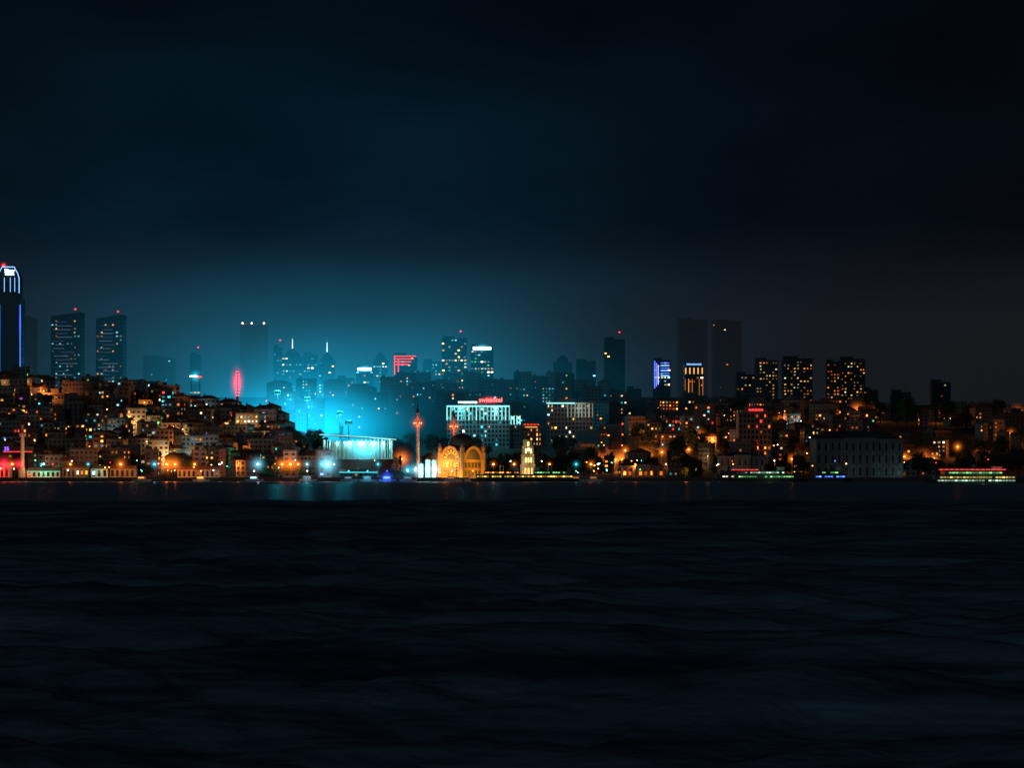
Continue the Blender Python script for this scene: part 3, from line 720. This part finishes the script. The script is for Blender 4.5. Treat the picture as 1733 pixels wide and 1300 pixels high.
add('window',AW3,(0,-2.25,19.2),ct)
dial=add('clock_face',MB().rev(0,0,[(1.0,0),(1.0,.15)],20).make('clock_face',[E_clk]),(0,-2.9,17.0),ct); dial.rotation_euler=(math.pi/2,0,0)
for a,l in ((.5,.55),(2.2,.8)):
    add('clock_hand',MB().tube((0,-3.1,17),(math.sin(a)*l,-3.1,17+math.cos(a)*l),.06,.04).make('clock_hand',[M_dark]),(0,0,0),ct)
for lx,ly,lz,pw in ((-4,-7,3,420),(5,-7,8.8,380),(-4,-6,9.5,300),(4,-5.5,15,260),(-3,-5,19.6,180)): lightobj('floodlight',(lx,ly,lz),(.98,.8,.24),pw,ct,.2)

# ------------------------------------------------------------ palace
def palace(px0,px1,ytop,Y,nc,nf,label,lights,rot=0,mat=M_dstone):
    x=(wx(px0,Y)+wx(px1,Y))/2; w_=(px1-px0)*Y/F; g=2; h=wz(ytop,Y)-g; hw=w_/2; d=20; mb=MB()
    he=h*.8
    mb.box(-hw,hw,-d/2,d/2,-1,he,0); mb.box(-hw-.6,hw+.6,-d/2-.6,d/2+.6,he,he+.9,0)
    mb.box(-hw*.36,hw*.36,-d/2-2.2,-d/2-.62,-1,he+1.6,0)
    fh=he/nf
    for f in range(1,nf): mb.box(-hw-.3,hw+.3,-d/2-.3,d/2+.3,f*fh-.25,f*fh+.25,0)
    cw=w_/nc
    for c in range(nc+1):
        xx=-hw+c*cw; yy=-d/2-2.5 if abs(xx)<hw*.36 else -d/2-.35
        for f in range(nf): mb.rev(max(-hw+.3,min(hw-.3,xx)),yy,[(.5,f*fh+.3),(.38,f*fh+.8),(.34,(f+1)*fh-.9),(.55,(f+1)*fh-.3)],8,0)
    for c in range(nc):
        xx=-hw+(c+.5)*cw; yy=-d/2-2.25 if abs(xx)<hw*.36 else -d/2-.05
        for f in range(nf): mb.box(xx-cw*.14,xx+cw*.14,yy,yy+.2,f*fh+1.4,(f+1)*fh-1.5,1)
    o=add('palace_wing',mb.make('palace',[mat,M_glass]),(x,Y,g),rot=rot,label=label,cat='palace')
    add('roof',MB().hip(-hw,hw,-d/2,d/2,he+.95,h,.9).make('roof',[M_lead]),(0,0,0),o)
    for lx,col,pw in lights: lightobj('garden_light',(lx*hw,-d/2-9,3),col,pw,o,.4)
    return o
palace(1375,1523,730,1536,13,3,'large pale stone palace with columns and dark hipped roof',[(.5,(.5,.95,.9),130),(-.2,(.5,.95,.9),70),(.95,(.5,1,.9),320)],.06,M_gstone)
palace(1216,1292,766,1540,8,2,'low pale palace wing with columns beside the trees',[(.0,(.6,.9,.9),50)],0,M_gstone)
pw_=palace(1052,1122,786,1520,8,1,'low waterfront pavilion with orange lit windows',[(.2,(1,.25,.04),160),(-.6,(1,.25,.04),160)])
for i in range(8):
    if i in(0,1,3,4,5,7): window(pw_,-11+i*3.1,-12.6 if 2<i<5 else -10.3,2.9,1.5,2.2,'amber')
tree(wx(1160,1516),1516,.75,2); lightobj('tree_uplight',(wx(1160,1510),1510,4),(1,.32,.03),2600); lightobj('tree_uplight',(wx(1163,1510),1511,8),(1,.32,.03),1400)

# ------------------------------------------------------------ big lit hotels
def hotel(px0,px1,ytop,Y,nc,fl,glowmat,label,wall,pal,lit):
    x=(wx(px0,Y)+wx(px1,Y))/2; w_=(px1-px0)*Y/F; g=H(x,Y-10); h=wz(ytop,Y)-g; hw=w_/2; d=18; mb=MB(); cw=w_/nc; fh=3.6
    mb.box(-hw,hw,-d/2,d/2,-8,h-2,0); mb.box(-hw-.8,hw+.8,-d/2-1.6,d/2+.8,h-2,h-.8,0); mb.box(-hw*.5,hw*.3,-4,4,h-.8,h+2.5,0)
    nf=int((h-2)/fh)
    for f in range(nf): 
        for c in range(nc): mb.box(-hw+(c+.2)*cw,-hw+(c+.8)*cw,-d/2-.05,-d/2+.2,h-2-(f+1)*fh+.7,h-2-f*fh-.7,1)
    o=add('hotel_building',mb.make('hotel',[wall,M_glass]),(x,Y,g),label=label,cat='hotel')
    if glowmat:
        pm=MB().box(-.4,.4,-.8,0,h-2-fl*fh,h-2.05).make('pilaster',[glowmat])  # pilasters emit their own light, standing in for floodlit stone
        for c in range(nc+1): add('pilaster',pm,(-hw+c*cw,-d/2-.1,0),o)
    for f in range(nf):
        for c in range(nc):
            if R()<lit*(1.3 if f<fl else .7): window(o,-hw+(c+.5)*cw,-d/2-.12,h-2-(f+.5)*fh,cw*U(.3,.55),U(1.3,2),pick(pal))
    return o,w_,h,d
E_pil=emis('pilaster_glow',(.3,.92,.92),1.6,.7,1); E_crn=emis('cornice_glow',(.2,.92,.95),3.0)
o,w_,h,d=hotel(757,862,685,2060,17,3,E_pil,'long hotel with cyan glowing pilasters and glowing rooftop sign',M_dstone,[('cool',2),('teal',2),('white',1)],.2)
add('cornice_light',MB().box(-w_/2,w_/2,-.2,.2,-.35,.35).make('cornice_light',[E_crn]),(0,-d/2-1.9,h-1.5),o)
text('swissôtel',5.2,E_signpink,(w_*.2,-d/2-2.2,h+3.4),o,bold=.10); halo('red',(w_*.2,-d/2-3,h+3.4),15,o,6)
add('sign_panel',MB().box(-w_*.28,w_*.02,-.2,.2,-.6,.6).make('p',[E_signwhite]),(-2,-d/2-2.0,h+1.6),o)
lightobj('facade_light',(-14,-14,h-3),(.2,.9,1),9000,o); lightobj('facade_light',(14,-14,h-3),(.3,.9,1),8000,o)
# lower wing of the same hotel
o,w_,h,d=hotel(850,880,700,2070,6,2,E_pil,'lower hotel wing with cyan lit top floor',M_dstone,[('cool',2),('white',1)],.25)
o,w_,h,d=hotel(925,1003,680,2100,13,2,None,'wide hotel block with rows of yellowish lit windows',M_dstone,[('white',4),('cool',1),('yellow',2),('warm',1)],.27)
add('cornice_light',MB().box(-w_/2,w_*.1,-.2,.2,-.3,.3).make('cornice_light',[E_crn]),(0,-d/2-1.9,h-1.5),o)
pm=MB().box(-.35,.35,-.6,0,h-13,h-2.05).make('pilaster',[emis('pilaster_pale_glow',(.85,.95,.75),.55,.6,1)])  # pale glow emitted by the pilasters instead of light falling on them
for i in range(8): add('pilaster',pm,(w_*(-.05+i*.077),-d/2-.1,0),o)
lightobj('facade_light',(w_*.2,-14,h-5),(.7,.95,.8),1500,o)
o,w_,h,d=hotel(882,916,720,1990,7,3,None,'small block with small red rooftop sign',M_wallr,PTR,.3)
for i in range(5): add('sign_panel',MB().box(-.9,.9,-.3,.3,-.5,.5).make('sign_panel',[E_signreddim]),(-w_*.32+i*w_*.16,-d/2-1.9,h+.4),o)
add('sign_panel',MB().box(-w_*.3,w_*.3,-.3,.3,-.3,.3).make('sign_panel',[E_gold]),(0,-d/2-1.95,h-1.6),o)
o,w_,h,d=hotel(1248,1303,695,1720,8,4,None,'dark block with red rooftop sign and orange glow',M_wallr,[('amber',3),('red',1),('warm',2)],.14)
for i in range(5): add('sign_panel',MB().box(-.8,.8,-.3,.3,-.6,.6).make('sign_panel',[E_signred]),(-w_*.16+i*w_*.09,-d/2-1.9,h+.2),o)
lightobj('facade_light',(w_*.3,-7,h*.7),(1,.14,.03),600,o); lightobj('facade_light',(w_*.1,-7,h*.35),(1,.2,.03),500,o)
for a,b,c,YY in ((468,510,662,2150),(500,548,674,2100),(455,500,692,2050)):
    o,w_,h,d=hotel(a,b,c,YY,9,3,None,'flat-roofed block washed in teal floodlight',M_slab,[('teal',3),('cool',2)],.12)
    lightobj('facade_light',(0,-30,h-6),(.04,.7,1),12000,o,1)
# yellow lit block high on the hill
o,w_,h,d=hotel(80,112,664,1770,6,3,None,'hillside block with facade washed in yellow light',M_wall,[('yellow',3),('white',1)],.3)
lightobj('facade_light',(2,-7,h-5),(1,.72,.10),1100,o); lightobj('facade_light',(-3,-7,h-12),(1,.72,.10),700,o)

# red lit column sign
Y=1880; x=wx(402,Y); g=H(x,Y); z0=wz(672,Y)-g; z1=wz(628,Y)-g
o=add('lit_column_sign',MB().rev(0,0,[(1.2,-1),(1.2,z0),(.5,z0+.5),(.4,z1)],10).make('mast',[M_dark]),(x,Y,g),label='tall narrow column sign with glowing red rings on ridge',cat='sign')
for i in range(9):
    zz=z0+1+i*(z1-z0-2)/8; rr=1.9-(abs(i-4)/4)**2*.9
    add('light_ring',MB().rev(0,0,[(rr,zz),(rr+.2,zz+.35),(rr,zz+.7),(rr-.3,zz+.35)],14).make('light_ring',[E_redcore]),(0,0,0),o)
halo('red',(0,-2.5,(z0+z1)/2+1),10,o,22)
Y=1900; x=wx(331,Y); g=H(x,Y); z=wz(637,Y)-g
o=add('rooftop_billboard',MB().tube((-3,0,0),(-3,0,z),.2,.2).tube((3,0,0),(3,0,z),.2,.2).box(-4.6,4.6,0,.3,z-1.6,z+1.6).make('billboard',[M_dark]),(x,Y,g),label='brightly lit white and red billboard on the ridge',cat='billboard')
add('sign_panel',MB().box(-4.4,1,-.2,-.02,z-.6,z+.6).make('p',[E_signwhite]),(0,0,0),o); add('sign_panel',MB().box(1.2,4.4,-.2,-.02,z-1.0,z+.4).make('p',[E_signred]),(0,0,0),o)
halo('cy',(0,-1,z),10,o)

# ------------------------------------------------------------ stadium
Y=1660; x=wx(606,Y); g=H(x,Y); zt=wz(740,Y)-g; zb=wz(780,Y)-g
mb=MB(); n=48; rx,ry=22,34
def ring(rx,ry,z,tilt=0): return [(rx*math.cos(2*math.pi*i/n),ry*math.sin(2*math.pi*i/n),z-tilt*math.cos(2*math.pi*i/n)) for i in range(n)]
def lof(mb,rings,m=0):
    b=len(mb.v)
    for r in rings: mb.v+=r
    for k in range(len(rings)-1):
        for i in range(n):
            j=(i+1)%n; mb.f.append((b+k*n+i,b+k*n+j,b+(k+1)*n+j,b+(k+1)*n+i)); mb.m.append(m)
lof(mb,[ring(rx,ry,-6),ring(rx,ry,zb),ring(rx+1.5,ry+1.5,zb+.2),ring(rx+1.5,ry+1.5,zb+1),ring(rx-3,ry-3,zb+1.2),ring(rx-3,ry-3,zt-3),ring(rx-9,ry-9,zt-8)])
st_=add('football_stadium',mb.make('stadium_stand',[M_stone]),(x,Y,g),label='oval stadium with cyan lit colonnade under a pale roof ring',cat='stadium')
rb=MB(); lof(rb,[ring(rx+3,ry+3,zt-.3,1.6),ring(rx+3,ry+3,zt+.15,1.6),ring(rx-8,ry-8,zt+.5,1.6),ring(rx-8,ry-8,zt+.2,1.6),ring(rx+3,ry+3,zt-.3,1.6)])
add('roof',rb.make('stadium_roof',[M_white]),(0,0,0),st_)
er=MB(); lof(er,[ring(rx+3.1,ry+3.1,zt-.25,1.6),ring(rx+3.1,ry+3.1,zt+.12,1.6)])
add('roof_edge_light',er.make('roof_edge_light',[emis('roof_edge_glow',(.4,.97,.92),1.4)]),(0,0,0),st_)
cm=MB().rev(0,0,[(.3,zb+1),(.28,zt-1.9)],8).make('column',[M_white])
for i in range(n):
    a=2*math.pi*(i+.5)/n
    if math.sin(a)<.3: add('column',cm,((rx+.5)*math.cos(a),(ry+.5)*math.sin(a),0),st_)
for a,pq in ((-.4,3200),(-.9,4000),(-1.35,3600),(-1.8,2400),(-2.3,1500),(-2.8,1100)): lightobj('stand_light',((rx-1)*math.cos(a),(ry-1)*math.sin(a),zt-4),(.3,.97,.97),pq,st_,.6)
halo('cy',(6,-ry,(zt+zb)/2),26,st_,16)
for px_,YY,pq in ((470,1990,70000),(520,1990,70000),(575,1990,70000),(590,1735,25000)):  # last mast is added, only to light the hill trees
    xx=wx(px_,YY); gg=H(xx,YY)
    fl=add('floodlight_mast',MB().tube((0,0,-1),(0,0,26),.5,.3,8).box(-2.5,2.5,-.5,.5,25,28).make('floodlight_mast',[M_dark]),(xx,YY,gg),label='tall floodlight mast placed to spread cyan light on blocks and trees',cat='floodlight',group='stadium floodlight masts')
    add('lamp_panel',MB().box(-2.2,2.2,-.9,-.55,25.4,27.6).make('lamp_panel',[WPAL['far_teal']]),(0,0,0),fl)
    lightobj('floodlight',(0,-4,27),(.03,.7,1),pq,fl,1.2)

# ------------------------------------------------------------ shoreline sheds and round silos
def shed(px0,px1,Y,h,label,edge=None,mat=M_white):
    x=(wx(px0,Y)+wx(px1,Y))/2; hw=(px1-px0)*Y/F/2; mb=MB(); d=9
    mb.box(-hw,hw,-d/2,d/2,-.5,h,0)
    nc=max(2,int(hw*2/2.6)); cw=hw*2/nc
    for c in range(nc): mb.box(-hw+(c+.25)*cw,-hw+(c+.75)*cw,-d/2-.04,-d/2+.1,1,h-.7,1)
    o=add('waterfront_shed',mb.make('shed',[mat,M_glass]),(x,Y,2),label=label,cat='shed')
    add('roof',MB().hip(-hw-.4,hw+.4,-d/2-.4,d/2+.4,h,h+2.0,.1).make('roof',[M_tile if mat==M_wall else M_flat]),(0,0,0),o)
    for c in range(nc):
        if R()<.25: window(o,-hw+(c+.5)*cw,-d/2-.12,h*.55,cw*.45,h*.4,pick(PL))
    if edge: add('eave_light',MB().box(-hw,hw,-.1,.1,-.12,.12).make('eave_light',[edge]),(0,-d/2-.6,h-.2),o)
    return o
E_te=emis('teal_eave',(.10,.9,.5),1.3)
sh=shed(48,104,1522,4.2,'low quay terminal with green lit eaves',E_te); lightobj('eave_lamp',(0,-8,3.5),(.2,1,.5),450,sh)
sh=shed(156,184,1520,5.5,'small pale gabled quay house with lit front',None); lightobj('wall_lamp',(0,-9,4),(.6,1,.6),220,sh)
shed(188,230,1521,5.5,'dark gabled boathouse on the quay',None,M_wall); shed(108,152,1521,6,'dark gabled boathouse on the quay',None,M_wall)
shed(302,372,1521,5,'long low quay shed with tiled roof',None,M_wall)
shed(575,640,1516,3.6,'low ferry landing with cyan lit eaves',E_cydim,M_slab)
o=shed(-14,18,1518,9,'red floodlit waterfront building with columns',None,M_wall)
lc_=MB().box(-.35,.35,-.4,.0,.5,8).make('lit_column',[WPAL['red']])
for i in range(5): add('lit_column',lc_,(-5+i*2.6,-4.7,0),o)
lightobj('wall_lamp',(0,-9,6),(1,.04,.02),4000,o)
bb=add('quay_signboard',MB().tube((-7,0,0),(-7,0,15),.2,.2).tube((9,0,0),(9,0,15),.2,.2).box(-9,10,-.2,.2,14.6,18).make('signboard',[M_dark]),(wx(28,1538),1538,3),label='dark rooftop signboard with violet numerals and red strip',cat='sign')
text('35',3.2,E_purple,(-6,-.5,16.6),bb,bold=.06); add('light_strip',MB().box(-8,9.5,-.4,-.22,14.7,15.1).make('s',[E_signred]),(0,0,0),bb)
for i,(px,hh) in enumerate(((712,8),(724,10.5),(735,10.5))):
    Y=1516; x=wx(px,Y)
    o=add('round_silo',MB().rev(0,0,[(1.5,0),(1.5,hh),(1.65,hh+.1),(1.65,hh+.4),(.2,hh+1.4)],20).make('silo',[M_white]),(x,Y,2),label='white cylindrical silo lit cyan on the quay',cat='silo',group='round silos on the quay')
    add('ladder',MB().box(-.25,-.2,-1.7,-1.6,0,hh).box(.2,.25,-1.7,-1.6,0,hh).box(-.2,.2,-1.68,-1.62,hh*.5,hh*.5+.1).make('ladder',[M_dark]),(0,0,0),o)
    lightobj('work_lamp',(0,-6,5),(.3,.9,1),2600,o)
Y=1512; x=wx(655,Y)
cr=add('mobile_crane',MB().box(-3,3,-1.3,1.3,.7,2.4).rev(-2,-1.3,[(.7,0),(.7,.7)],10).box(-2.6,-1,-1.2,1.2,2.4,3.8).make('crane',[M_dark]),(x,Y,2),label='dark mobile crane with raised lattice jib',cat='crane')
jb=MB(); P0=Vector((0,0,2.4)); P1=Vector((9.5,0,17))
dv=(P1-P0); nn=Vector((-dv.z,0,dv.x)).normalized()*.45
for sy in(-.4,.4):
    for sn in(-1,1): jb.tube(tuple(P0+nn*sn+Vector((0,sy,0))),tuple(P1+nn*sn*.5+Vector((0,sy*.5,0))),.09,.07)
for i in range(12):
    a=P0+dv*i/12; b=P0+dv*(i+1)/12; s=1 if i%2 else -1; jb.tube(tuple(a+nn*s+Vector((0,-.4,0))),tuple(b-nn*s+Vector((0,-.4,0))),.05,.05)
add('jib',jb.make('jib',[M_dark]),(0,0,0),cr)
add('hook_cable',MB().tube((9.5,0,17),(9.5,0,9),.05,.05).make('cable',[M_dark]),(0,0,0),cr)

# ------------------------------------------------------------ ferries and boats
def ferry(px,Y,Lf,label,rows,heading=0,mast=E_wh):
    x=wx(px,Y); hl=Lf/2; bw=Lf*.1; mb=MB()
    P=[(-hl,bw*.7),(-hl*.8,bw),(hl*.6,bw),(hl*.88,bw*.55),(hl,0)]
    out_=[(a,b) for a,b in P]+[(a,-b) for a,b in reversed(P[:-1])]
    b=len(mb.v); nn=len(out_)
    for sc,z in ((.93,-.6),(1,1.7)):
        for a,c in out_: mb.v.append((a*sc,c*sc,z))
    for i in range(nn):
        j=(i+1)%nn; mb.f.append((b+i,b+nn+i,b+nn+j,b+j)); mb.m.append(0)
    mb.f.append(tuple(b+nn+nn-1-i for i in range(nn))); mb.m.append(1)
    o=add('ferry',mb.make('hull',[M_hull,M_white]),(x,Y,0.1),rot=heading,label=label,cat='ferry')
    add('cabin',MB().box(-hl*.82,hl*.62,-bw*.85,bw*.85,1.75,4.0).box(-hl*.84,hl*.66,-bw*.95,bw*.95,4.0,4.15).box(-hl*.6,hl*.4,-bw*.7,bw*.7,4.15,6.1).box(-hl*.64,hl*.46,-bw*.8,bw*.8,6.1,6.25).make('cabin',[M_slab]),(0,0,0),o)
    add('wheelhouse',MB().box(hl*.22,hl*.38,-bw*.45,bw*.45,6.25,8.2).box(hl*.2,hl*.41,-bw*.5,bw*.5,8.2,8.35).make('wheelhouse',[M_white]),(0,0,0),o)
    add('funnel',MB().rev(-hl*.1,0,[(1.2,6.25),(1.0,9.3),(.6,9.4)],12).make('funnel',[M_hull]),(0,0,0),o)
    add('mast',MB().tube((hl*.15,0,6.2),(hl*.15,0,12),.12,.06).make('mast',[M_dark]),(0,0,0),o)
    add('mast_lamp',MB().rev(hl*.15,0,[(.1,11.6),(.3,11.9),(.1,12.2)],8).make('mast_lamp',[mast]),(0,0,0),o)
    sgn=-1 if abs(heading)<1.5 else 1
    for z,a0,a1,yy,key,nw in rows:
        for i in range(nw):
            if R()<.86: window(o,hl*(a0+(a1-a0)*(i+.5)/nw),sgn*(bw*yy+.07),z,hl*(a1-a0)/nw*.8,.7,key)
    return o
S1=lambda k1,k2,n:[(2.9,-.8,.6,.85,k1,n),(5.2,-.58,.38,.7,k2,int(n*.7))]
ferry(855,1492,42,'moored ferry with golden cabin windows',S1('deck_yellow','warm',20))
ferry(925,1490,38,'moored ferry with golden cabin windows',S1('yellow','deck_green',18),math.pi)
f1=ferry(1300,1440,47,'passenger ferry with rows of pale green-white windows',S1('deck_green','deck_white',22))
f2=ferry(1408,1455,24,'small ferry with blue and green deck lights',[(2.9,-.8,.6,.85,'blue',10),(5.2,-.5,.3,.7,'deck_green',4)],0,E_blue)
f3=ferry(1658,1270,56,'long passenger ferry with yellow-green windows and red deck lights',[(1.3,-.85,.6,1.0,'deck_white',24),(2.9,-.8,.6,.85,'deck_yellow',24),(5.2,-.58,.38,.7,'deck_green',16)],0,E_red)
dl=MB().box(-.5,.5,-.1,.1,-.15,.15).make('deck_lamp',[E_signred])
for f_,n_ in ((f1,6),(f3,13)):
    for i in range(n_): add('deck_lamp',dl,(-20+i*2.6,-4,6.8),f_,scale=(2.2,1,1))
f4=ferry(1235,1482,20,'small ferry with red upper deck lights',[(2.9,-.8,.6,.85,'white',8)],0,E_red)
for f_ in (f1,f3): lightobj('deck_light',(0,-10,5),(.5,1,.3),200,f_)
def boat(px,Y,k,col,pw,label):
    x=wx(px,Y); mb=MB(); P=[(-5,1.3),(2,1.6),(4.2,.9),(5.8,0)]; out_=P+[(a,-b) for a,b in reversed(P[:-1])]; nn=len(out_)
    for sc,z in ((.85,-.3),(1,1.2)):
        for a,c in out_: mb.v.append((a*sc,c*sc,z))
    for i in range(nn):
        j=(i+1)%nn; mb.f.append((i,nn+i,nn+j,j)); mb.m.append(0)
    mb.f.append(tuple(nn+nn-1-i for i in range(nn))); mb.m.append(0)
    o=add('motor_boat',mb.make('hull',[M_white]),(x,Y,.1),label=label,cat='boat',group='small boats moored along the quay')
    add('cabin',MB().box(-2.5,2,-1.1,1.1,1.2,2.9).box(-3,2.3,-1.3,1.3,2.9,3.05).make('cabin',[M_white]),(0,0,0),o)
    add('mast',MB().tube((0,0,3),(0,0,6),.07,.05).make('mast',[M_dark]),(0,0,0),o)
    add('mast_lamp',MB().rev(0,0,[(.1,5.8),(.35,6.1),(.1,6.4)],8).make('mast_lamp',[k]),(0,0,0),o)
    window(o,-.3,-1.17,2.2,3.4,.8,'cool' if col[2]>.6 else 'warm')
    if pw: lightobj('boat_light',(0,-3,4),col,pw,o,.2)
    return o
b_=boat(655,1488,E_blue,(.03,.12,1),1200,'white motor boat lit in vivid blue'); halo('blue',(0,-1,2.5),8,b_)
for px,k,c,pw in ((520,E_wh,(.8,.9,1),200),(590,E_cy,(.1,.8,1),0),(622,E_cy,(.1,.8,1),300),(690,E_wh,(.8,.9,1),0),(765,E_warm,(1,.6,.3),0),(800,E_or,(1,.4,.1),200),(975,E_gr,(.2,.9,.4),0),(1005,E_or,(1,.4,.1),0),(430,E_wh,(.8,.9,1),0),(240,E_gr,(.2,.9,.4),0),(340,E_or,(1,.4,.1),200)):
    boat(px,1491,k,c,pw,'small white motor boat moored at the quay with cabin light')

# ------------------------------------------------------------ camera
cd=bpy.data.cameras.new('camera'); cam=bpy.data.objects.new('camera',cd); COL.objects.link(cam)
cam.location=(0,0,CAMZ); cam.rotation_euler=(math.pi/2,0,0)
cd.sensor_width=36; cd.lens=36*F/1733; cd.shift_y=148/1733; cd.clip_start=1; cd.clip_end=20000
scene.camera=cam
print('houses',len(houses),'lamps',nlamp,'trees',ntree,'objects',len(bpy.data.objects),'lights',len(bpy.data.lights))
